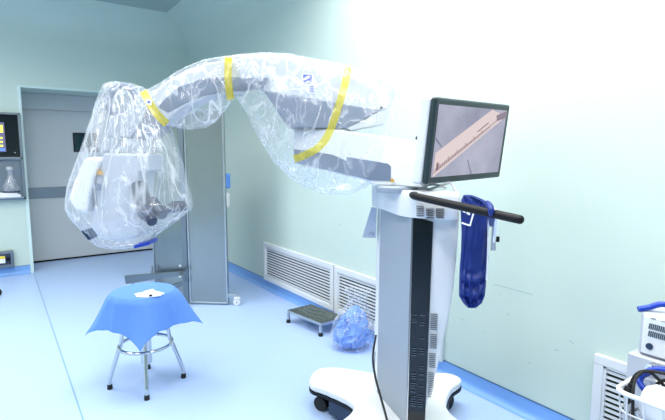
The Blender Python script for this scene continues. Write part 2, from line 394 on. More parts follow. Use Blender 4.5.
bar(P(182, 283.5, 4.5), P(158, 293, 4.36), .04, .05, .04)
for py in (270, 281): obj('bolt', MB().sphere(P(180, py - 4, 4.44), .013), M['steel'], t)
obj('latch_pin', MB().cyl(P(152, 266, 4.86), P(152, 275, 4.86), .01), M['steel'], t)
# supply bags seen past the screen's edge
for k, (py, col, lbl) in enumerate(((181, M['cloth'], 'blue packet hanging behind the steel screen edge'), (200, M['white'], 'white packet hanging behind the steel screen edge, under the blue one'))):
    p = P(226, py, 4.75)
    o = obj('supply_packet', MB().box(p, (.09, .06, .15), Matrix.Rotation(.5 + k * .3, 3, 'Z')), col, bevel=.02, base=p); tag(o, lbl, 'packet')
rp = P(225.5, 240, 4.72)
o = thing('wire_rack', (rp.x, rp.y, 0), 'slim steel wire rack standing behind the right edge of the steel screen', 'rack')
obj('post', MB().cyl((rp.x, rp.y, 0), (rp.x, rp.y, 1.75), .012), M['steel'], o)
obj('post', MB().cyl((rp.x - .28, rp.y + .2, 0), (rp.x - .28, rp.y + .2, 1.75), .012), M['steel'], o)
rw = MB()
for k in range(16): rw.cyl((rp.x, rp.y, .3 + k * .085), (rp.x - .28, rp.y + .2, .3 + k * .085), .005, seg=8)
obj('rungs', rw, M['steel'], o)

# ---------------------------------------------------------------- stool with blue drape
sc_ = Vector((.702, 3.03, 0)); SZ = .6
t = thing('stool', sc_, 'round chrome stool with four splayed legs under a blue drape', 'stool')
obj('seat', MB().lathe(sc_ + Vector((0, 0, SZ - .045)), [(.05, 0), (.17, .002), (.178, .012), (.178, .032), (.17, .043), (.03, .0445)]), M['white2'], t)
ringz = .262
obj('foot_ring', MB().tube([sc_ + Vector((.157 * math.cos(a * PI / 24), .157 * math.sin(a * PI / 24), ringz)) for a in range(48)], .0105, 10, loop=True), M['chrome'], t)
obj('centre_post', MB().cyl(sc_ + Vector((0, 0, .15)), sc_ + Vector((0, 0, SZ - .04)), .026).cyl(sc_ + Vector((0, 0, .14)), sc_ + Vector((0, 0, .30)), .034), M['chrome'], t)
f0 = math.atan2(-.217, -.059)
for k in range(4):
    a = f0 + k * PI / 2; u = Vector((math.cos(a), math.sin(a), 0))
    pts = spline([sc_ + u * r + Vector((0, 0, z)) for r, z in ((.03, SZ - .06), (.115, SZ - .07), (.128, .45), (.14, .30), (.165, .22), (.205, .10), (.218, .055), (.219, .022))], 6)
    lg = obj('leg', MB().tube(pts, .0125, 12), M['chrome'], t)
    obj('rubber_foot', MB().cyl(sc_ + u * .219 + Vector((0, 0, 0)), sc_ + u * .219 + Vector((0, 0, .03)), .0165, .0145), M['rubber'], lg)
ang = -YAW + .28 + PI / 4
def drape_point(u, v, R=.183):
    r = math.hypot(u, v); th = math.atan2(v, u)
    if r <= R: return Vector((u, v, SZ + .006))
    s = r - R
    fold = math.sin(th * 4 + .4) * .5 + .35 * math.sin(th * 7 + 1.3) + .25 * math.sin(th * 3 + 2)
    c_ = abs(math.cos(th + YAW)) ; front = max(0, -math.sin(th + YAW))
    cn_ = abs(math.sin(2 * (th - ang)))
    k_ = min(.9, max(.04, .10 + (.30 + .14 * c_ - .1 * front) * cn_ ** 3 + .05 * fold)); out = s * k_; dn = s * math.sqrt(1 - k_ * k_)
    rr = R + .012 * min(1, s / .03) + out
    rr += .014 * (.25 - abs(noise.noise(Vector((math.cos(th) * 2.2, math.sin(th) * 2.2, s * 3 + 1))))) * min(1, s / .08)
    return Vector((rr * math.cos(th), rr * math.sin(th), SZ + .006 - dn + .016 * (.35 - abs(noise.noise(Vector((u * 7, v * 7, 3))))) * min(1, s / .06)))
hs = .385; n = 90; bm = bmesh.new()
grid = {}
for i in range(n + 1):
    for j in range(n + 1):
        u, v = (i / n * 2 - 1) * hs, (j / n * 2 - 1) * hs
        cn_ = (2 * abs(u * v) / (u * u + v * v + 1e-9)); kk = 1 - .12 * cn_ ** 2; u *= kk; v *= kk
        c, s = math.cos(ang), math.sin(ang); q = drape_point(u * c - v * s, u * s + v * c)
        grid[i, j] = bm.verts.new(q + sc_)
for i in range(n):
    for j in range(n): bm.faces.new((grid[i, j], grid[i + 1, j], grid[i + 1, j + 1], grid[i, j + 1]))
mb = MB(); mb.bm = bm
dp = obj('surgical_drape', mb, M['cloth'], base=sc_ + Vector((0, 0, SZ)))
sol = dp.modifiers.new('solid', 'SOLIDIFY'); sol.thickness = .0025; sol.offset = 1
tag(dp, 'blue disposable cloth draped over the round stool seat', 'drape')
pc = MB(); w0 = P(149, 294, 2.86); cx, cy_ = w0.x, w0.y
el = [Vector((cx, cy_, SZ + .0105)) + RT * (.082 * math.cos(a * PI / 20) + .008 * math.sin(a * .9)) + HF * (.062 * math.sin(a * PI / 20)) for a in range(40)]
pc.prism(el, (0, 0, .0025))
pc.prism([Vector((cx, cy_, SZ + .0125)) + RT * a + HF * b for a, b in ((-.05, .05), (-.02, .035), (.03, .05), (.0, .07), (-.008, .10), (-.03, .075))], (0, 0, .004))
obj('white_patch', pc, M['clothw'], dp, smooth=False, label='white oval patch on top of the drape')
dq = Vector((cx, cy_, SZ + .013)) + RT * .026 + HF * -.042
obj('snap_button', MB().cyl(dq, dq + Vector((0, 0, .008)), .010), M['black'], dp)

# ---------------------------------------------------------------- step stool
q0 = [Vector((1.978, 3.475, 0)), Vector((2.036, 3.035, 0)), Vector((2.285, 3.035, 0)), Vector((2.232, 3.49, 0))]
ctr = sum(q0, Vector()) / 4
q = [ctr + (p - ctr) for p in q0]
t = thing('step_stool', ctr, 'low steel step stool with dark rubber top beside the wall grille', 'step stool')
zt = .112
fr = MB()
fr.prism([p + Vector((0, 0, zt - .026)) for p in q], (0, 0, .024))
obj('frame', fr, M['steel'], t, .004, 2)
obj('tread', MB().prism([ctr + (p - ctr) * .965 + Vector((0, 0, zt - .003)) for p in q], (0, 0, .005)), M['mattblack'], t, .002, 2)
for p in q:
    pl = ctr + (p - ctr) * .95
    lg = obj('leg', MB().cyl((pl.x, pl.y, .02), (pl.x, pl.y, zt - .02), .014), M['steel'], t)
    obj('rubber_foot', MB().cyl((pl.x, pl.y, 0), (pl.x, pl.y, .03), .019, .016), M['rubber'], lg)
# reflections on the tread, modelled as pale wavy lines
wv = MB()
for k, (a, b) in enumerate(((.28, .0), (.52, .5), (.75, 1.1))):
    pts = []
    for i in range(25):
        s = .12 + .74 * i / 24; w_ = a + .07 * math.sin(s * 9 + b * 3)
        p = q[0].lerp(q[1], s).lerp(q[3].lerp(q[2], s), max(.08, min(.92, w_))); pts.append(p + Vector((0, 0, zt + .002)))
    wv.tube(pts, .0022, 6)
obj('tread_reflections', wv, mat('reflection_grey', (120, 132, 132), .4), t)

# ---------------------------------------------------------------- clear bag of crumpled blue cloth
bc = Vector((2.10, 2.70, 0))
def blob(c, prof, amp, fr_, seed, seg=64, nz=48, asp=1, ridged=False):
    rg = []; zs = prof[-1][0]
    for i in range(nz + 1):
        z = prof[0][0] + (zs - prof[0][0]) * i / nz; r, ox = interp(prof, z); ring = []
        for j in range(seg):
            a = 2 * PI * j / seg; v = Vector((math.cos(a), math.sin(a), z * fr_)) ; nn = noise.noise(Vector((v.x * 2.2, v.y * 2.2, z * fr_ + seed)))
            n2 = noise.noise(Vector((v.x * 5, v.y * 5, z * fr_ * 2.2 + seed)))
            if ridged: nn = .5 - abs(nn) * 2; n2 = .5 - abs(n2) * 2
            rr = r * (1 + amp * nn + amp * .5 * n2)
            o = RT * (rr * math.cos(a) + ox) + HF * (rr * math.sin(a) * asp); ring.append(c + Vector((o.x, o.y, z)))
        rg.append(ring)
    return MB().rings(rg)
cl = obj('crumpled_drape', blob(bc, [(.012, .04, 0), (.03, .085, -.015), (.1, .118, -.015), (.18, .105, 0), (.26, .075, .01), (.31, .045, .015), (.33, .015, .015)], .42, 11, 3, seg=30, nz=20, asp=.8, ridged=True), mat('pale_blue_nonwoven', (118, 158, 226), .7, spec=.2), base=bc, smooth=False)
tag(cl, 'crumpled blue disposable cloth inside the clear bag', 'cloth')
bg = obj('plastic_bag', blob(bc, [(.001, .07, 0), (.02, .125, -.01), (.1, .155, -.01), (.2, .145, 0), (.28, .11, .015), (.34, .075, .025), (.38, .06, .03), (.43, .085, .03), (.46, .10, .03)], .16, 8, 9, asp=.8, ridged=True), M['bagfilm'], base=bc)
tag(bg, 'clear plastic bag of blue cloth slumped on the floor by the grille', 'bag')
me = bg.data; bmm = bmesh.new(); bmm.from_mesh(me)
top = max(bmm.faces, key=lambda f: f.calc_center_median().z if len(f.verts) > 10 else -1); bmesh.ops.delete(bmm, geom=[top], context='FACES_ONLY'); bmm.to_mesh(me); bmm.free()

# ---------------------------------------------------------------- surgical microscope
base_c = lat(.36, 2.25, 0)
mic = thing('surgical_microscope', base_c, 'white surgical microscope cart with monitor and draped boom arm', 'microscope')
# cross shaped base
plan = [(1.40, 2.205), (1.50, 2.27), (1.61, 2.22), (1.76, 2.02), (1.90, 1.90), (2.03, 1.835), (2.10, 1.775), (2.108, 1.70), (2.06, 1.665), (1.97, 1.645), (1.87, 1.59), (1.79, 1.52), (1.755, 1.40), (1.77, 1.2), (1.84, 1.06), (1.77, .97), (1.66, 1.0), (1.52, 1.22), (1.36, 1.40), (1.16, 1.50), (1.09, 1.60), (1.13, 1.70), (1.26, 1.735), (1.38, 1.78), (1.43, 1.86), (1.395, 2.04), (1.365, 2.13)]
pl = [(v.x, v.y) for v in spline([(x, y, 0) for x, y in plan], 5, True)]
mx_, my_ = sum(p[0] for p in pl) / len(pl), sum(p[1] for p in pl) / len(pl)
obj('base_cover', MB().prism([(x, y, .128) for x, y in pl], (0, 0, .044)), M['white'], mic, .014)
def inset(d):
    out = []; n_ = len(pl)
    ar = sum(pl[i][0] * pl[(i + 1) % n_][1] - pl[(i + 1) % n_][0] * pl[i][1] for i in range(n_)); sg = 1 if ar > 0 else -1
    for i in range(n_):
        tx, ty = pl[(i + 1) % n_][0] - pl[i - 1][0], pl[(i + 1) % n_][1] - pl[i - 1][1]; L_ = math.hypot(tx, ty)
        out.append((pl[i][0] - sg * ty / L_ * d, pl[i][1] + sg * tx / L_ * d))
    return out
obj('base_rim', MB().prism([(x, y, .112) for x, y in inset(-.001)], (0, 0, .017)), M['black'], mic)
# navy skirt stops short of the leg tips so that the casters show
tips = [Vector((1.42, 2.17, 0)), Vector((2.07, 1.74, 0)), Vector((1.75, 1.02, 0)), Vector((1.13, 1.60, 0))]
sk = []
for x, y in inset(.008):
    v = Vector((x, y, 0))
    for tp in tips:
        d = (v - tp).length
        if d < .19:
            inw = (Vector((mx_, my_, 0)) - tp).normalized(); k = (v - tp).dot(inw)
            if k < .13: v = v + inw * (.13 - k)
    sk.append((v.x, v.y))
obj('base_skirt', MB().prism([(x, y, .03) for x, y in sk], (0, 0, .085)), M['navy'], mic, label='dark navy skirt under the white base')
for tp in tips:
    inw = (Vector((mx_, my_, 0)) - tp).normalized(); c = tp + inw * .045; sd = Vector((-inw.y, inw.x, 0))
    cs = obj('caster', MB().cyl(c + sd * -.03 + Vector((0, 0, .042)), c + sd * -.008 + Vector((0, 0, .042)), .042).cyl(c + sd * .008 + Vector((0, 0, .042)), c + sd * .03 + Vector((0, 0, .042)), .042), M['rubber'], mic, .005)
    obj('fork', MB().cyl(c + Vector((0, 0, .05)), c + Vector((0, 0, .115)), .018).box(c + Vector((0, 0, .075)), (.03, .03, .05)), M['greyp'], cs, .004)
# column
def cring(pyz):
    z, pa, pb, pcx = pyz
    a = lat((pa - 332.5) / 475 * 2.5, 2.5, z); b = lat((pb - 332.5) / 475 * 2.1, 2.1, z); dc = 2.1 - .04 * (pcx - pb) / 47; c = lat((pcx - 332.5) / 475 * dc, dc, z)
    d = a + (c - b); out = []
    for p, pr, nx, r in ((a, d, b, .035), (b, a, c, .012), (c, b, d, .03), (d, c, a, .03)):
        e0 = p + (pr - p).normalized() * r; e1 = p + (nx - p).normalized() * r
        for k in range(6):
            s = k / 5; out.append(e0 * (1 - s) ** 2 + p * 2 * s * (1 - s) + e1 * s * s)
    return out
lv = [(.165, 374, 412, 431), (.24, 374, 412, 432), (.32, 374, 412.2, 436), (.42, 374, 412.4, 442), (.55, 374.5, 412.7, 448.5), (.70, 375, 413, 455), (.85, 375.3, 413.2, 459), (1.0, 375.5, 413.5, 461.5), (1.2, 376, 414, 463)]
obj('column', MB().rings([cring(v) for v in lv]), M['white'], mic)
# grey side panel, black strip and slots on the column faces
def cface(px, z, dd=2.095):                      # point on the front face at picture column px
    s = (px - 413) / 47; d = 2.1 - .04 * s - (2.1 - dd); return lat((px - 332.5) / 475 * d, d, z)
sp_ = MB()
rg = []
for z, pa, pb in ((.17, 380, 411.5), (1.195, 381.5, 413)):
    row = []
    for s in (0, 1):
        px = pa + (pb - pa) * s; s2 = (px - 375) / 38
        dd = 2.5 * 2.1 / (2.5 + (2.1 - 2.5) * 0 + 0) if 0 else None
        la, lb_ = (374.8 - 332.5) / 475 * 2.5, (413 - 332.5) / 475 * 2.1
        # solve for the depth on the side plane
        k = (px - 332.5) / 475; tt = (k * 2.5 - la) / ((lb_ - la) - k * (2.1 - 2.5)); dep = 2.5 + (2.1 - 2.5) * tt
        row.append(lat(k * (dep - .004), dep - .004, z))
    rg.append(row)
nrm = (rg[0][1] - rg[0][0]).cross(Vector((0, 0, 1))).normalized()
if nrm.dot(EYE - rg[0][0]) < 0: nrm = -nrm
sp_.prism([rg[0][0], rg[0][1], rg[1][1], rg[1][0]], nrm * .004)
obj('side_panel', sp_, M['greyp'], mic, smooth=False, label='light grey side panel of the column')
stp = MB(); fz = HF * -.012
stp.prism([cface(412.2, .17), cface(430.5, .17), cface(434, 1.152), cface(414, 1.178)], HF * -.004)
strip = obj('vent_strip', stp, M['blackgloss'], mic, smooth=False, label='black vertical vent strip on the column')
slt = MB()
def zy(py, d=2.09): return CZ - (py - 154) / 475 * d * 1.0 + 0
random.seed(5)
for g0, g1 in ((320, 331), (345, 346), (356, 363), (375, 378), (384, 400), (404, 420)):
    y = g0
    while y < g1 + 1:
        for a, b in ((415, 420), (423, 428)):
            if random.random() < .75:
                z = zy(y, 2.08); p = cface(a, z, 2.088); r_ = cface(b, z, 2.088)
                slt.prism([p, r_, r_ + Vector((0, 0, .0035)), p + Vector((0, 0, .0035))], HF * -.003)
        y += 2.6
    obj('slot_group', slt, M['slotd'], strip, smooth=False); slt = MB()
gs = MB()
for g0, g1, a, b in ((320, 337, 434, 441), (342, 358, 434, 441), (363, 378, 433.5, 440), (384, 412, 433, 439)):
    y = g0
    while y < g1:
        z = zy(y, 2.06); p = cface(a, z, 2.094); r_ = cface(b if y < 400 else b - (y - 400) * .25, z, 2.094)
        gs.prism([p, r_, r_ + Vector((0, 0, .0045)), p + Vector((0, 0, .0045))], HF * -.003); y += 2.05
    obj('vent_slots', gs, M['slot'], mic, smooth=False, label='grey vent slots on the white column edge'); gs = MB()
# rounded top housing
def capring(z, g, cutz=0):
    a = lat((368 - 332.5) / 475 * 2.53, 2.53, z); b = lat((406 - 332.5) / 475 * 2.08, 2.08, z); c = lat((463.5 - 332.5) / 475 * 2.02, 2.02, z)
    d = a + (c - b) * 1.05; ctr_ = (a + b + c + d) / 4; pts = []
    for p, pr, nx, r in ((a, d, b, .08), (b, a, c, .09), (c, b, d, .04), (d, c, a, .06)):
        e0 = p + (pr - p).normalized() * r; e1 = p + (nx - p).normalized() * r
        for k in range(9):
            s = k / 8; pts.append(e0 * (1 - s) ** 2 + p * 2 * s * (1 - s) + e1 * s * s)
    return [ctr_ + (p - ctr_) * g for p in pts]
low = capring(1.168, .985); lo2 = capring(1.172, 1.0)
# lower rim slopes: deeper towards the front
def slope(r):
    out = []
    for p in r:
        d = p.dot(HF); out.append(p + Vector((0, 0, (d - 2.03) * .03)))
    return out
obj('top_housing', MB().rings([slope(low), slope(lo2), capring(1.26, 1.005), capring(1.278, 1.0), capring(1.286, .975), capring(1.288, .94)]), M['white'], mic)
hv = MB()
for gx, ys in ((421, (207.5, 209.8, 212, 214.3, 216.6)), (431, (209.7, 211.9, 214.2, 216.5, 218.8)), (441, (209.5, 211.8, 214, 216.3, 218.6))):
    for y in ys:
        p = P(gx - 3.6, y, 2.035); r_ = P(gx + 3.4, y, 2.03); hv.prism([p, r_, r_ + Vector((0, 0, .0045)), p + Vector((0, 0, .0045))], HF * .03)
    obj('housing_slots', hv, M['slot'], mic, smooth=False, label='small group of grey vent slots under the handle'); hv = MB()
# push handle
h0, h1 = P(411.5, 195.5, 2.03), P(519.5, 219.5, 1.60)
hp = [h0 + HF * .06 + RT * .03, h0 + HF * .02 + RT * .008, h0.lerp(h1, .04)] + [h0.lerp(h1, s / 10) for s in range(1, 11)]
hd = obj('push_handle', MB().tube(hp, [.012, .0155] + [.016] * (len(hp) - 3) + [.0155], 16), M['black'], mic, label='black rubber push bar')
obj('handle_tip', MB().sphere(h1, .0157), M['black'], hd)
# arm turntable block and lower arm
def prism_px(pts, back, m, name, par=mic, bevel=.015, label=None, seg=3):
    return obj(name, MB().prism([P(*p) for p in pts], back), m, par, bevel, seg, label=label)
la_ = [(293, 129.5, 2.44), (330, 129, 2.36), (372, 134.5, 2.24), (408, 139.5, 2.14), (421.5, 142.5, 2.10), (423.5, 187.5, 2.10), (371, 185, 2.24), (369, 181.5, 2.245), (295, 163.5, 2.44)]
prism_px(la_, HF * .24, M['white'], 'lower_arm', bevel=.018)
prism_px([(293.5, 149, 2.432), (340, 155.5, 2.33), (388, 163.5, 2.193), (391, 166.5, 2.185), (390.5, 181, 2.187), (371, 180, 2.236), (295.5, 163, 2.432)], HF * -.006, M['greyarm'], 'arm_panel', bevel=.003, label='blue grey lower panel of the arm')
obj('arm_pivot', MB().lathe(P(398, 188, 2.24) - Vector((0, 0, .006)), [(.10, -.012), (.105, 0), (.105, .012), (.09, .02)]), M['greyp'], mic)
obj('arm_button', MB().cyl(P(416, 139, 2.16), P(418.5, 136, 2.16), .006), M['black'], mic)
wt = P(392.2, 182, 2.165)
obj('warning_triangle', MB().prism([wt + RT * -.012, wt + RT * .012, wt + Vector((0, 0, .02))], HF * .006), M['gold'], mic, smooth=False)
# upper boom
DU = 2.36
ub = [(238, 56), (255, 54.5), (285, 55.5), (312, 59), (345, 66), (375, 75), (392, 82), (396, 87), (393, 100), (387, 110), (370, 113.5), (330, 104), (290, 96.5), (266, 93), (252, 84), (238, 78)]
up_ = prism_px([(x, y, DU) for x, y in ub], HF * .2, M['white2'], 'boom_arm', bevel=.014)
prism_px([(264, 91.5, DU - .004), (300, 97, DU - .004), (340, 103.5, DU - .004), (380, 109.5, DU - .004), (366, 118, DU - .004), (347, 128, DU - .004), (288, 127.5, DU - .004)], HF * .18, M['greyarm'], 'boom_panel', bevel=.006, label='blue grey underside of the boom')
prism_px([(382, 110, DU), (390, 109, DU), (385, 124, DU), (350, 130.5, DU), (346, 128, DU), (366, 119, DU)], HF * .17, M['white2'], 'boom_trim', bevel=.005)
obj('boom_screw', MB().cyl(P(381.5, 107.5, DU - .006), P(381.5, 107.5, DU + .01), .006), M['black'], mic)
# emblems on the boom
def flat_px(polys, d, m, name, par, th=.002, label=None):
    mb = MB()
    for po in polys: mb.prism([P(x, y, d) for x, y in po], HF * th)
    return obj(name, mb, m, par, smooth=False, label=label)
E0 = DU - .003
flat_px([[(301.8, 73.5), (313.5, 74), (313.8, 83.3), (302, 82.6)], [(300.3, 84), (315.2, 84.8), (315.2, 94), (300.5, 92.8)]], E0, M['whiteprint'], 'emblem_backing', up_)
em = flat_px([[(303, 74.3), (312, 74.7), (312.3, 82.6), (303.2, 82)], [(309.6, 85.2), (313.8, 85.4), (313.9, 92.6), (309.8, 92.2)]], E0 - .002, M['emblem'], 'emblem', up_, label='small blue square emblem on the boom')
flat_px([[(303, 79.5), (304.5, 78), (306.5, 76.2), (310.8, 75.6), (309.5, 77.6), (307, 79.4), (304, 80.4)], [(304.8, 82), (307.8, 80.6), (309.5, 80.8), (309.2, 82.4)]], E0 - .004, M['whiteprint'], 'emblem_mark', em)
flat_px([[(302.6, 85.3), (308.4, 85.6), (308.4, 86.3), (302.6, 86)], [(302.2, 88.2), (307.4, 88.5), (307.4, 89.2), (302.2, 88.9)], [(302.6, 91.3), (307.8, 91.7), (307.8, 92.5), (302.6, 92.1)], [(301.6, 85.8), (302.2, 85.8), (302.2, 90.5), (301.6, 90.5)]], E0 - .004, mat('emblem_grey', (120, 136, 190), .5), 'emblem_text', em)
# link arm towards the head
DK = 2.40
lk = [(240, 58), (222, 60), (205, 63), (185, 70), (168, 80), (152, 92), (143, 104), (150, 118), (163, 126), (172, 116), (190, 104), (206, 98), (225, 93.5), (240, 92)]
prism_px([(x, y, DK) for x, y in lk], HF * .16, M['white2'], 'link_arm', bevel=.014)
prism_px([(166, 97, DK - .003), (178, 87, DK - .003), (200, 79, DK - .003), (222, 76.5, DK - .003), (268, 77.5, DK - .06), (264, 88, DK - .06), (240, 91, DK - .003), (222, 92, DK - .003), (203, 96, DK - .003), (186, 103, DK - .003), (168, 113, DK - .003), (158, 107, DK - .003)], HF * .03, M['greyarm'], 'link_panel', bevel=.004, label='blue grey band along the link arm')
# head joint
prism_px([(137, 93, 2.38), (152, 104, 2.38), (131, 138, 2.38), (108, 137, 2.38), (108, 117, 2.38), (124, 113, 2.38)], HF * .18, M['greyp'], 'head_joint', bevel=.01)
prism_px([(153, 105, 2.383), (163, 118, 2.383), (160, 131, 2.383), (146, 140, 2.383), (131, 138.5, 2.383)], HF * .15, M['greyarm'], 'joint_panel', bevel=.006)
obj('joint_ring', MB().tube([P(122 + 14 * math.cos(a * PI / 12) * 1, 101 + 15 * math.sin(a * PI / 12), 2.45 + .03 * math.cos(a * PI / 12)) for a in range(24)], .02, 10, loop=True), M['greyarm'], mic, label='curved blue grey handle ring on top of the head')
hbx = prism_px([(102, 138, 2.39), (147, 140, 2.39), (147, 153, 2.39), (102, 152, 2.39)], HF * .14, M['greyp'], 'head_neck', bevel=.006)
prism_px([(103, 153, 2.36), (148, 154, 2.36), (148, 172, 2.36), (139, 172.5, 2.36), (137, 214, 2.36), (98, 212, 2.36), (94, 186, 2.36), (100, 168, 2.36)], HF * .22, M['white2'], 'head_body', bevel=.012)
prism_px([(84, 158, 2.34), (96, 156.5, 2.34), (101, 160, 2.34), (92, 182, 2.34), (88, 203, 2.34), (86, 214, 2.34), (74, 210, 2.34), (68, 199, 2.34), (74, 180, 2.34)], HF * .22, M['white'], 'head_cover', bevel=.016, label='bright white rounded cover on the left of the head')
prism_px([(93, 205, 2.36), (136, 210, 2.36), (140, 236, 2.36), (122, 242, 2.36), (100, 240, 2.36), (90, 228, 2.36)], HF * .2, M['white2'], 'objective_housing', bevel=.016)
prism_px([(112, 136.5, 2.35), (117, 133, 2.35), (120, 138, 2.35)], HF * .01, M['greyp'], 'label_plate', bevel=0)
tw = P(98.5, 172.8, 2.33)
obj('warning_triangle', MB().prism([tw + RT * -.011 + Vector((0, 0, -.01)), tw + RT * .011 + Vector((0, 0, -.01)), tw + Vector((0, 0, .014))], HF * .03), M['gold'], mic, smooth=False)
obj('lens_knob', MB().cyl(P(98, 187, 2.32), P(98, 187, 2.40), .018), M['greyarm'], mic)
bino = obj('binocular_tube', MB().cyl(P(138, 186, 2.38), P(147, 216, 2.30), .045, .035), M['optic'], mic, .004, label='dark binocular tube')
obj('eyepiece', MB().cyl(P(141, 206, 2.30), P(153, 222, 2.24), .032, .026), M['optic'], bino, .003)
obj('eyepiece', MB().cyl(P(152, 202, 2.34), P(163, 215, 2.28), .032, .026), M['optic'], bino, .003)
b2 = obj('assistant_scope', MB().cyl(P(160, 213, 2.42), P(176, 205, 2.46), .022).cyl(P(172, 207, 2.46), P(187, 206, 2.48), .032, .026), M['optic'], mic, .003, label='dark assistant eyepiece on the right of the head')
obj('scope_bracket', MB().tube(spline([P(140, 196, 2.44), P(150, 212, 2.46), P(162, 213, 2.44)], 6), .016, 10), M['optic'], mic)
prism_px([(80, 231, 2.40), (88, 229, 2.40), (94, 238, 2.40), (88, 241, 2.40)], HF * .05, M['navy'], 'grip_end', bevel=.008)
# monitor
mc = Vector((1.811, 1.44, 1.506))
def mrot(a, b, c):
    return Matrix.Rotation(a, 3, 'Z') @ Matrix.Rotation(b, 3, 'X') @ Matrix.Rotation(c, 3, 'Y')
MR = mrot(.1413, .1209, -.0162); MW, MH = .642, .367
def ml(u, v, w=0): return mc + MR @ Vector((u, w, v))
def mbox(u0, u1, v0, v1, w0, w1): return MB().prism([ml(u0, v0, w0), ml(u1, v0, w0), ml(u1, v1, w0), ml(u0, v1, w0)], MR @ Vector((0, w1 - w0, 0)))
mon = obj('monitor', mbox(-MW / 2, MW / 2, -MH / 2, MH / 2, 0, .03), M['bezel'], mic, .012, label='flat monitor with dark slate bezel')
obj('monitor_shell', mbox(-MW / 2 - .008, MW / 2 - .01, -MH / 2 - .004, MH / 2 - .002, .028, .075), M['white'], mon, .014)
obj('monitor_mount', MB().tube(spline([ml(-.2, -.05, .07), ml(-.18, -.1, .12), ml(-.2, -.2, .12), lat(.42, 2.22, 1.28)], 6), .03, 14), M['white'], mon)
def screen_mat():
    m = bpy.data.materials.new('screen_picture'); m.use_nodes = True; nt = m.node_tree; nt.nodes.clear(); N, L = nt.nodes.new, nt.links.new
    tc = N('ShaderNodeTexCoord'); n = N('ShaderNodeTexNoise'); n.inputs['Scale'].default_value = 160; n.inputs['Detail'].default_value = 4
    L(tc.outputs['Object'], n.inputs['Vector']); n2 = N('ShaderNodeTexNoise'); n2.inputs['Scale'].default_value = 4; L(tc.outputs['Object'], n2.inputs['Vector'])
    ad = N('ShaderNodeMath'); ad.operation = 'MULTIPLY_ADD'; ad.inputs[1].default_value = .35; L(n.outputs['Fac'], ad.inputs[0]); L(n2.outputs['Fac'], ad.inputs[2])
    r = N('ShaderNodeValToRGB'); r.color_ramp.elements[0].position = .45; r.color_ramp.elements[0].color = lin((142, 144, 168)); r.color_ramp.elements[1].position = .95; r.color_ramp.elements[1].color = lin((196, 197, 216))
    L(ad.outputs[0], r.inputs['Fac']); e = N('ShaderNodeEmission'); e.inputs['Strength'].default_value = .88; L(r.outputs[0], e.inputs[0])
    g = N('ShaderNodeBsdfGlossy'); g.inputs['Roughness'].default_value = .2; mx = N('ShaderNodeMixShader'); mx.inputs[0].default_value = .04; L(e.outputs[0], mx.inputs[1]); L(g.outputs[0], mx.inputs[2])
    o = N('ShaderNodeOutputMaterial'); L(mx.outputs[0], o.inputs[0]); return m
def emis(name, rgb, s=.9):
    m = bpy.data.materials.new(name); m.use_nodes = True; nt = m.node_tree; nt.nodes.clear()
    e = nt.nodes.new('ShaderNodeEmission'); e.inputs[0].default_value = lin(rgb); e.inputs[1].default_value = s; o = nt.nodes.new('ShaderNodeOutputMaterial'); nt.links.new(e.outputs[0], o.inputs[0]); return m
su0, su1, sv0, sv1 = -.297, .285, -.152, .155
scr = obj('screen', mbox(su0, su1, sv0, sv1, -.003, .003), screen_mat(), mon, smooth=False)
def scrpoly(polys, w, m, name):
    mb = MB()
    for po in polys: mb.prism([ml(u, v, w) for u, v in po], MR @ Vector((0, .001, 0)))
    return obj(name, mb, m, scr, smooth=False)
# the ruler filmed on screen
def R2(s, tt):                                   # s along ruler 0..1, tt across 0..1
    a, b = Vector((su0 + .01, sv0 + .012)), Vector((su1 - .005, sv1 - .028)); c, d = Vector((su0 + .012, sv0 + .105)), Vector((su1 - .15, sv1 - .002))
    p = a.lerp(b, s).lerp(c.lerp(d, s), tt); return (p.x, p.y)
scrpoly([[R2(0, -.12), R2(.93, -.02), R2(1, .12), R2(1.0, .98), R2(.0, 1), R2(-.0, .1)]], -.0045, emis('ruler_pale', (231, 214, 214)), 'ruler_image')
scrpoly([[R2(0, .02), R2(.97, .14), R2(.95, .22), R2(.005, .24)]], -.006, emis('ruler_edge', (196, 178, 180)), 'ruler_edge')
tk = []
for k in range(30):
    s = .06 + k * .024; tk.append([R2(s, .06), R2(s + .004, .06), R2(s + .004, .2 if k % 5 else .34), R2(s, .2 if k % 5 else .34)])
tk.append([R2(.025, .10), R2(.05, .10), R2(.05, .45), R2(.025, .45)])
tk += [[R2(.62, .40), R2(.80, .42), R2(.80, .47), R2(.62, .45)]]
scrpoly(tk, -.0075, emis('ruler_ticks', (128, 108, 120)), 'ruler_ticks')
scrpoly([[R2(.88, .16), (su1, sv1 - .035), (su1, sv1 - .002), R2(.95, .5)]], -.0065, emis('ruler_shade', (150, 140, 152)), 'ruler_end')
cr_ = emis('cloth_crease', (130, 136, 160))
scrpoly([[(su0, .02), (su0, .006), (su0 + .06, -.03), (su0 + .05, -.018)]], -.0045, cr_, 'cloth_crease')
scrpoly([[(.02, sv0), (.03, sv0), (-.02, -.085), (-.03, -.08)]], -.0045, cr_, 'cloth_crease')
# cables on the housing top
wc = MB()
wc.tube(spline([P(418, 184, 2.2), P(428, 189, 2.14), P(440, 186, 2.12), P(450, 183, 2.10), P(455, 190, 2.06), P(458, 197, 2.05)], 6), .006, 8)
wc.tube(spline([P(422, 187, 2.16), P(434, 184.5, 2.14), P(446, 188, 2.10)], 6), .005, 8)
obj('monitor_cable', wc, M['white2'], mic)
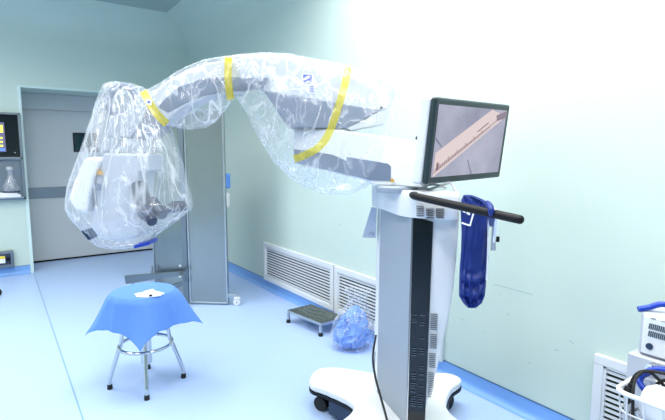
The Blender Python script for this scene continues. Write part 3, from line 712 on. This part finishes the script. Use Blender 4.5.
# power cable down the left of the column
pcb = spline([P(376, 335, 2.52), P(373.5, 350, 2.48), P(373, 362, 2.42), P(376, 380, 2.36), P(381, 398, 2.3), P(387, 420, 2.2), lat(.26, 1.95, .177), lat(.3, 1.8, .177)], 8)
o = obj('power_cable', MB().tube(pcb, .0055, 8), M['rubber'], base=pcb[0]); tag(o, 'thin black cable running down the left side of the white column', 'cable')
pc2 = spline([P(375, 352, 2.47), P(374.5, 372, 2.4), P(378, 390, 2.34), P(386, 418, 2.22), lat(.27, 1.96, .177)], 8)
o = obj('signal_cable', MB().tube(pc2, .003, 8), M['greyp'], base=pc2[0]); tag(o, 'very thin grey cable beside the black one on the column', 'cable')
# pouch
pz = MB().prism([P(371.5, 207, 2.50), P(377, 208, 2.47), P(376, 238, 2.47), P(362.5, 237.5, 2.54)], HF * .012)
o = obj('document_pouch', pz, M['pouch'], base=P(370, 210, 2.52)); tag(o, 'grey plastic document pouch hanging below the cart top on its left', 'pouch')
obj('pouch_print', MB().tube(spline([P(369, 234, 2.488), P(371, 232, 2.48), P(373.5, 233, 2.472), P(372, 235.5, 2.475)], 4), .002, 6), M['slot'], o)

# ---------------------------------------------------------------- plastic drape over boom and head
dr_root = thing('microscope_drape', P(230, 120, 2.45), 'clear plastic sterile drape taped over the boom arm and head', 'plastic drape')
def supel(a, e): c, s = math.cos(a), math.sin(a); return (math.copysign(abs(c) ** e, c), math.copysign(abs(s) ** e, s))
sleeve = [(138, 93, 100, 2.44, .06), (144, 90, 112, 2.45, .1), (150, 88, 120, 2.46, .12), (160, 83, 125, 2.46, .13), (175, 72, 128, 2.46, .14), (190, 65, 129.5, 2.46, .15), (205, 59.5, 128, 2.46, .15), (216, 57.5, 122, 2.46, .14), (228, 56, 108, 2.46, .13), (236, 55, 98, 2.46, .125), (243, 54, 108, 2.46, .14), (255, 53, 132, 2.46, .16), (265, 52.5, 149, 2.46, .17), (275, 52.5, 164, 2.46, .19), (290, 53.5, 178, 2.46, .2), (305, 56.5, 187, 2.45, .2), (320, 59.5, 193, 2.44, .21), (335, 62.5, 195, 2.43, .21), (350, 65.5, 195, 2.42, .22), (365, 71, 188, 2.40, .22), (378, 75.5, 176, 2.39, .21), (388, 79.5, 150, 2.39, .2), (395, 83, 120, 2.39, .17), (398, 86, 105, 2.39, .1), (399, 90, 98, 2.39, .03)]
rg = []; NS, NR = 160, 72
for i in range(NS + 1):
    x = 138 + (399 - 138) * i / NS; t0, b0, d0, rd = interp(sleeve, x); ring = []
    for j in range(NR):
        a = 2 * PI * j / NR; ca, sa = supel(a, .62); yy = (t0 + b0) / 2 - (b0 - t0) / 2 * sa; dd = d0 - rd * ca
        low_ = max(0, -sa); v = Vector((x * .05, yy * .05, ca * 1.5))
        if x < 262: tx_ = noise.noise(Vector(((x + yy * .7) * .10, (x - yy) * .022, ca * 2)))
        else: tx_ = noise.noise(Vector(((x - yy * .55) * .085, (x + yy) * .018, ca * 2 + 5)))
        rid = (.5 - abs(tx_)) * 2
        k = .35 + .65 * low_ if x > 250 else .8
        f = (rid - .6) * .015 * k + noise.noise(v * 1.2) * .008
        end = min(1, (399 - x) / 12) ; f *= end
        ring.append(P(x + noise.noise(v) * .8, yy - sa * f * 60, dd - ca * f))
    rg.append(ring)
slv = obj('arm_sleeve', MB().rings(rg, False, True), M['film'], dr_root, sharp=False)
head = [(82, 110, 117), (83.5, 104, 132), (87, 101, 141), (91, 99.5, 148), (97, 97.5, 155), (105, 95, 160), (115, 92, 165.5), (130, 87, 171.5), (150, 80, 178.5), (170, 73, 183.5), (190, 67, 189), (200, 65.5, 191.5), (207, 65.5, 192), (211, 66, 190), (218, 70, 180), (226, 77, 168), (233, 83, 158), (240, 88, 151), (245, 95, 147), (248, 104, 138), (249, 114, 128)]
rg = []; NS = 130
for i in range(NS + 1):
    y = 82 + (249 - 82) * i / NS; l0, r0 = interp(head, y); rad = min(.26, .0052 * (r0 - l0) * .5 * .95 + .01); ring = []; cx_ = (l0 + r0) / 2; hw = (r0 - l0) / 2
    fan = min(1, (y - 82) / 60) * min(1, (249 - y) / 14)
    for j in range(NR * 2):
        a = 2 * PI * j / (NR * 2); ca, sa = supel(a, .85)
        u = sa                                     # -1 left .. 1 right
        nn = noise.noise(Vector((u * 3.4 + math.sin(y * .02) * .2, ca * 2.4, y * .006))); n2 = noise.noise(Vector((u * 8 + y * .012, ca * 5, y * .012 + 7)))
        rid = (.5 - abs(nn)) * 2; r2 = (.5 - abs(n2)) * 2
        f = ((rid - .6) * .030 + (r2 - .6) * .008) * fan
        if y > 205: f += .012 * noise.noise(Vector((u * 5, ca * 5, y * .09)))
        ring.append(P(cx_ + hw * sa + f * sa * 110, y + noise.noise(Vector((u * 3, y * .05, ca))) * 1.2, 2.47 - rad * ca - f * ca))
    rg.append(ring)
hb = obj('head_bag', MB().rings(rg, True, True), M['filmhead'], dr_root, sharp=False)
obj('lens_ring', MB().prism([P(133, 245.5, 2.36), P(149, 241.5, 2.36), P(149.5, 245, 2.36), P(134, 248.8, 2.36)], HF * .12), mat('lens_cap_blue', (20, 56, 170), .4), dr_root, .004, label='dark blue lens collar under the head bag')
# yellow tape bands lying on the film
dg = bpy.context.evaluated_depsgraph_get()
def bvh(o):
    o_ = o; me = o_.data; rt_ = root_of(o_).location
    return BVHTree.FromPolygons([v.co + rt_ for v in me.vertices], [tuple(p.vertices) for p in me.polygons])
bv1, bv2 = bvh(slv), bvh(hb)
class Near:
    def ray_cast(s, o, d):
        h = [x for x in (bv1.ray_cast(o, d), bv2.ray_cast(o, d)) if x[0]]
        return min(h, key=lambda x: x[3]) if h else (None,)
bv = Near()
def band(path, w, name='tape_band', n=30, both=True, rim=False):
    sp2 = spline([(x, y, 0) for x, y in path], 10); mb = MB(); front, back = [], []
    for i, p in enumerate(sp2):
        tt = (sp2[min(i + 1, len(sp2) - 1)] - sp2[max(i - 1, 0)]).normalized(); nn = Vector((-tt.y, tt.x, 0))
        rf, rb = [], []
        for k in range(5):
            q_ = p + nn * w * (k / 4 - .5); d = (P(q_.x, q_.y, 1) - EYE).normalized()
            h = bv.ray_cast(EYE, d); rf.append(h[0] - d * .006 if h[0] else None)
            h = bv.ray_cast(EYE + d * 5, -d); rb.append(h[0] + d * .006 if h[0] else None)
        front.append(rf); back.append(rb)
    rows = [r for r in front if all(r)]
    if both: rows = rows + [r for r in back if all(r)][::-1]; rows.append(rows[0])
    # relax so that the band bridges small creases
    for _ in range(2):
        rows = [rows[0]] + [[(a + b * 2 + c) / 4 for a, b, c in zip(rows[i - 1], rows[i], rows[i + 1])] for i in range(1, len(rows) - 1)] + [rows[-1]]
    mb.rings(rows, False, False, closed=False)
    return obj(name, mb, M['tape'], dr_root, sharp=False)
tp1 = band([(228.5, 57.5), (228, 75), (229.5, 92), (232, 102)], 7.5)
tp2 = band([(143, 90.5), (147, 98), (152, 107), (158, 115), (167, 124)], 7.5, both=False)
tp3 = band([(348, 67), (345, 84), (338, 108), (329, 133), (319, 147), (305, 155), (294, 159)], 7.5, both=False)
h = bv.ray_cast(EYE, (P(149, 102, 1) - EYE).normalized()); sq = h[0] if h[0] else P(149, 102, 2.33)
sq = EYE + (sq - EYE) * .985
tg = obj('tape_tag', MB().box(sq, (.026, .004, .026), Matrix((RT, HF, Vector((0, 0, 1)))).transposed() @ Matrix.Rotation(.3, 3, 'Y')), M['whiteprint'], tp2, smooth=False)
obj('tag_dot', MB().box(sq - HF * .003, (.011, .002, .009), Matrix((RT, HF, Vector((0, 0, 1)))).transposed()), M['emblem'], tp2, smooth=False)

# ---------------------------------------------------------------- royal blue cloth bag on the handle
clr = [(196, 463, 474), (200, 461, 484), (205, 460.5, 490), (211, 460.5, 492), (220, 461, 490.5), (232, 461.5, 489), (250, 461, 487.5), (270, 459.5, 486.5), (285, 459, 486), (296, 459, 485), (303, 463, 482), (308, 468, 476)]
DB = 2.0; rg = []; NR2 = 96; NS = 90
for i in range(NS + 1):
    y = 196 + (308 - 196) * i / NS; l0, r0 = interp(clr, y); cx_, hw = (l0 + r0) / 2, (r0 - l0) / 2; ring = []
    for j in range(NR2):
        a = 2 * PI * j / NR2; ca, sa = supel(a, .8); u = sa
        f = .010 * (.5 - abs(noise.noise(Vector((u * 2.6 + y * .004, y * .008, ca)))) * 2) * 1.6
        if y > 262: f += .009 * math.sin((y - 262) * .42 + (u * 1.5) ** 2 * 2.2) * min(1, (y - 262) / 15)
        if y < 214: f += .008 * noise.noise(Vector((u * 4, y * .2, ca * 2)))
        ring.append(P(cx_ + hw * sa, y + (1.8 * noise.noise(Vector((u * 3, ca, .5))) if y < 214 else 0), DB - (.028 + f) * ca * (1 if ca > 0 else .6)))
    rg.append(ring)
cb = obj('cloth_bag', MB().rings(rg), M['royal'], base=P(475, 205, DB)); tag(cb, 'royal blue satin cloth bag hanging from the black push bar', 'cloth bag')
cbv = BVHTree.FromPolygons([v.co + cb.location for v in cb.data.vertices], [tuple(p.vertices) for p in cb.data.polygons])
def oncloth(x, y):
    d = (P(x, y, 1) - EYE).normalized(); hh = cbv.ray_cast(EYE, d)
    return (hh[0] if hh[0] else P(x, y, DB - .03)) - d * .004
wp = MB()
for pts in ([(461.8, 222.8), (464, 223.7), (467, 224.7), (470, 225.8)], [(470, 225.8), (471.3, 221), (472.5, 217), (473.6, 213)], [(463.0, 210.8), (465.2, 212.4)], [(466.5, 212.8), (468, 213.6), (469.8, 214.6)], [(469.8, 212.4), (467.5, 214)], ):
    wp.tube([oncloth(*p) for p in pts], .0035, 6)
obj('white_emblem_outline', wp, M['whiteprint'], cb)
cd = MB()
cd.tube(spline([P(487, 207, 1.94), P(490, 205.5, 1.80), P(492, 209, 1.70), P(491, 216, 1.72), P(488.5, 224, 1.96), P(488, 250, 1.97), P(486.6, 280, 1.98)], 8), .004, 8)
cd.tube(spline([P(490, 208, 1.94), P(494, 209, 1.76), P(495.5, 214, 1.72), P(495, 232, 1.9), P(493, 248, 1.95)], 8), .005, 8)
obj('drawcord', cd, M['whiteprint'], cb)
obj('cord_end', MB().tube([P(493.5, 226, 1.93), P(493.2, 250, 1.95)], [.006, .011], 8), M['greyp'], cb)
cl2 = MB().tube(spline([P(495, 214, 1.74), P(498, 226, 1.9), P(498, 237, 1.95)], 6), .0016, 6)
obj('toggle_string', cl2, M['whiteprint'], cb)
obj('cord_toggle', MB().cyl(P(498, 236.5, 1.95), P(497.6, 242, 1.95), .007), M['black'], cb)
obj('gathered_loop', MB().tube(spline([P(484, 207, 1.97), P(487, 203.5, 1.80), P(491, 208.5, 1.68), P(491.5, 217, 1.72), P(492, 224, 1.95)], 8), .012, 8), M['royal'], cb)

# ---------------------------------------------------------------- equipment at the right
ex0, ex1, ey0, ey1, ez0, ez1 = 1.90, 2.24, .30, .725, .716, .875
t = thing('equipment_trolley', (2.07, .52, 0), 'grey equipment trolley standing against the right wall', 'trolley')
obj('shelf', MB().box((2.06, .515, .62), (.36, .47, .19)), M['white2'], t, .006)
obj('base', MB().box((2.06, .515, .12), (.36, .47, .05)), M['greyp'], t, .006)
for x in (1.91, 2.21):
    for y in (.31, .72): obj('post', MB().cyl((x, y, .09), (x, y, .56), .014), M['steel'], t)
for x in (1.93, 2.2):
    for y in (.33, .7):
        obj('caster', MB().cyl((x - .012, y, .04), (x + .012, y, .04), .04).cyl((x, y, .05), (x, y, .1), .012), M['rubber'], t)
con = Vector((1.878, .66, .692))
obj('gas_connector', MB().cyl(con, con + Vector((-.03, 0, 0)), .018).cyl(con + Vector((-.02, 0, -.0)), con + Vector((-.045, 0, -.01)), .012), M['chrome'], t)
t = thing('electrosurgical_unit', (2.07, .51, ez0), 'white medical device box with black vent slots on top of the grey trolley', 'medical device')
obj('case', MB().box(((ex0 + ex1) / 2, (ey0 + ey1) / 2, (ez0 + ez1) / 2), (ex1 - ex0, ey1 - ey0, ez1 - ez0)), M['white2'], t, .012)
obj('front_panel', MB().box((ex0 - .002, (ey0 + ey1) / 2, (ez0 + ez1) / 2), (.006, ey1 - ey0 - .025, ez1 - ez0 - .02)), M['white'], t, .003)
sl = MB()
for r_ in range(2):
    for k in range(40): sl.box((ex0 - .0055, .69 - k * .0062, .832 - r_ * .028), (.003, .0042, .021), Matrix.Rotation(.12, 3, 'X'))
o = obj('vent_slots', sl, M['slotd'], t, smooth=False)
obj('power_socket', MB().cyl((ex0 - .003, .685, .757), (ex0 - .009, .685, .757), .012), M['navy'], t)
obj('logo_print', MB().box((ex0 - .0055, .68, .862), (.002, .016, .005)).box((ex0 - .0055, .645, .861), (.002, .02, .004)), M['slot'], t, smooth=False)
o = obj('breathing_tube', MB().tube(spline([(1.905, .735, ez1 + .005), (1.93, .71, ez1 + .014), (1.95, .68, ez1 + .03), (1.97, .64, ez1 + .028), (2.0, .55, ez1 + .012), (2.02, .40, ez1 + .012)], 8), .011, 10), M['hose'], base=(1.93, .71, ez1))
tag(o, 'blue tube lying on top of the white device box', 'tube')
h1_ = spline([con + Vector((-.045, 0, -.01)), con + Vector((-.09, .01, -.03)), con + Vector((-.10, -.05, -.07)), con + Vector((-.06, -.16, -.10)), con + Vector((-.05, -.3, -.12)), con + Vector((-.03, -.4, -.12))], 10)
o = obj('gas_hose', MB().tube(h1_, .0105, 12), M['hose'], base=h1_[0]); tag(o, 'blue hose plugged into the steel connector of the trolley', 'hose')
# wire basket
bx0, bx1, by0, by1, bz = 1.675, 1.855, .20, .70, .65
t = thing('wire_basket', (1.765, .45, bz - .2), 'white wire basket full of cables hanging on the grey trolley', 'basket')
def rrect(z, g=0, r=.04):
    out = []
    for cx_, cy2, a0 in ((bx1 - r - g, by1 - r - g, 0), (bx0 + r + g, by1 - r - g, 90), (bx0 + r + g, by0 + r + g, 180), (bx1 - r - g, by0 + r + g, 270)):
        for k in range(7): a = math.radians(a0 + k * 15); out.append(Vector((cx_ + r * math.cos(a), cy2 + r * math.sin(a), z)))
    return out
obj('rim', MB().tube(rrect(bz), .0085, 10, loop=True), M['white'], t)
wr = MB()
for z, g in ((bz - .07, .008), (bz - .14, .014), (bz - .20, .02)): wr.tube(rrect(z, g), .003, 6, loop=True)
for k in range(9):
    y = by0 + .04 + k * (by1 - by0 - .08) / 8
    wr.tube([(bx0, y, bz), (bx0 + .02, y, bz - .2), (bx1 - .02, y, bz - .2), (bx1, y, bz)], .0028, 6)
for k in range(4):
    x = bx0 + .035 + k * .036
    wr.tube([(x, by0, bz), (x, by0 + .02, bz - .2), (x, by1 - .02, bz - .2), (x, by1, bz)], .0028, 6)
obj('wires', wr, M['white'], t)
obj('hanger_hook', MB().tube([(bx1, .6, bz), (bx1 + .02, .6, bz + .01), (bx1 + .025, .6, bz - .02)], .005, 8).tube([(bx1, .3, bz), (bx1 + .02, .3, bz + .01), (bx1 + .025, .3, bz - .02)], .005, 8), M['white'], t)
h2 = spline([(1.79, .67, .655), (1.80, .66, .69), (1.82, .62, .715), (1.82, .55, .715), (1.82, .42, .70), (1.80, .3, .68)], 10)
o = obj('gas_hose', MB().tube(h2, .0105, 12), M['hose'], base=h2[0]); tag(o, 'blue hose arching out of the wire basket', 'hose')
random.seed(11)
cl_ = ('black cable looping over the front of the wire basket contents', 'black cable coiled at the back of the wire basket', 'black cable resting low in the wire basket', 'black cable arching beside the end of the white bottle in the basket')
cpts = [[(1.74, .62, .50), (1.735, .675, .60), (1.76, .665, .70), (1.80, .58, .715), (1.825, .45, .70), (1.83, .33, .68)],
        [(1.80, .60, .52), (1.81, .63, .63), (1.815, .60, .685), (1.82, .52, .69), (1.82, .40, .675), (1.80, .3, .64)],
        [(1.70, .672, .47), (1.705, .66, .57), (1.71, .62, .60), (1.72, .58, .54), (1.72, .54, .48)],
        [(1.695, .64, .47), (1.69, .645, .60), (1.695, .65, .665), (1.73, .655, .70), (1.80, .64, .70), (1.835, .57, .62)]]
for pts, lb2 in zip(cpts, cl_):
    s = spline(pts, 10); o = obj('black_cable', MB().tube(s, .0055, 8), M['rubber'], base=s[0]); tag(o, lb2, 'cable', 'black cables in the basket')
cn = MB().cyl((1.70, .672, .63), (1.715, .668, .66), .017, .015).cyl((1.713, .668, .655), (1.72, .666, .672), .010)
o = obj('cable_plug', cn, M['black'], bevel=.003, base=(1.70, .672, .63)); tag(o, 'round black plug at the corner of the wire basket', 'plug')
t = thing('white_bottle', (1.755, .47, .54), 'white rounded bottle lying among cables in the wire basket', 'bottle')
obj('body', MB().tube([(1.755, .64, .615), (1.755, .634, .615), (1.755, .612, .615), (1.755, .40, .61), (1.755, .36, .605)], [.03, .052, .066, .07, .03], 24), M['white'], t)
obj('cap', MB().cyl((1.755, .36, .605), (1.755, .33, .605), .022), M['white2'], t)
o = obj('blue_pouch', blob(Vector((1.72, .50, .455)), [(.0, .03, 0), (.02, .055, 0), (.05, .06, 0), (.075, .02, 0)], .2, 20, 4, 32, 16), M['hose'], base=(1.72, .5, .455)); tag(o, 'bright blue pouch at the bottom of the wire basket', 'pouch')
o = obj('crumpled_wrap', blob(Vector((1.71, .645, .455)), [(.0, .02, 0), (.02, .032, 0), (.1, .035, 0), (.15, .02, 0)], .35, 20, 14, 32, 24), clear, base=(1.71, .645, .455)); tag(o, 'crumpled clear plastic wrap in the corner of the wire basket', 'wrap')

# ---------------------------------------------------------------- light and exposure
w = bpy.data.worlds.new('world'); bpy.context.scene.world = w; w.use_nodes = True
w.node_tree.nodes['Background'].inputs[0].default_value = (1, 1, 1, 1); w.node_tree.nodes['Background'].inputs[1].default_value = .3
sc = bpy.context.scene
sc.view_settings.view_transform = 'Standard'; sc.view_settings.look = 'None'; sc.view_settings.gamma = 1; sc.view_settings.use_curve_mapping = False
sc.view_settings.exposure = .13
sc.cycles.transparent_max_bounces = 24; sc.cycles.max_bounces = 10; sc.cycles.diffuse_bounces = 5; sc.cycles.use_denoising = True
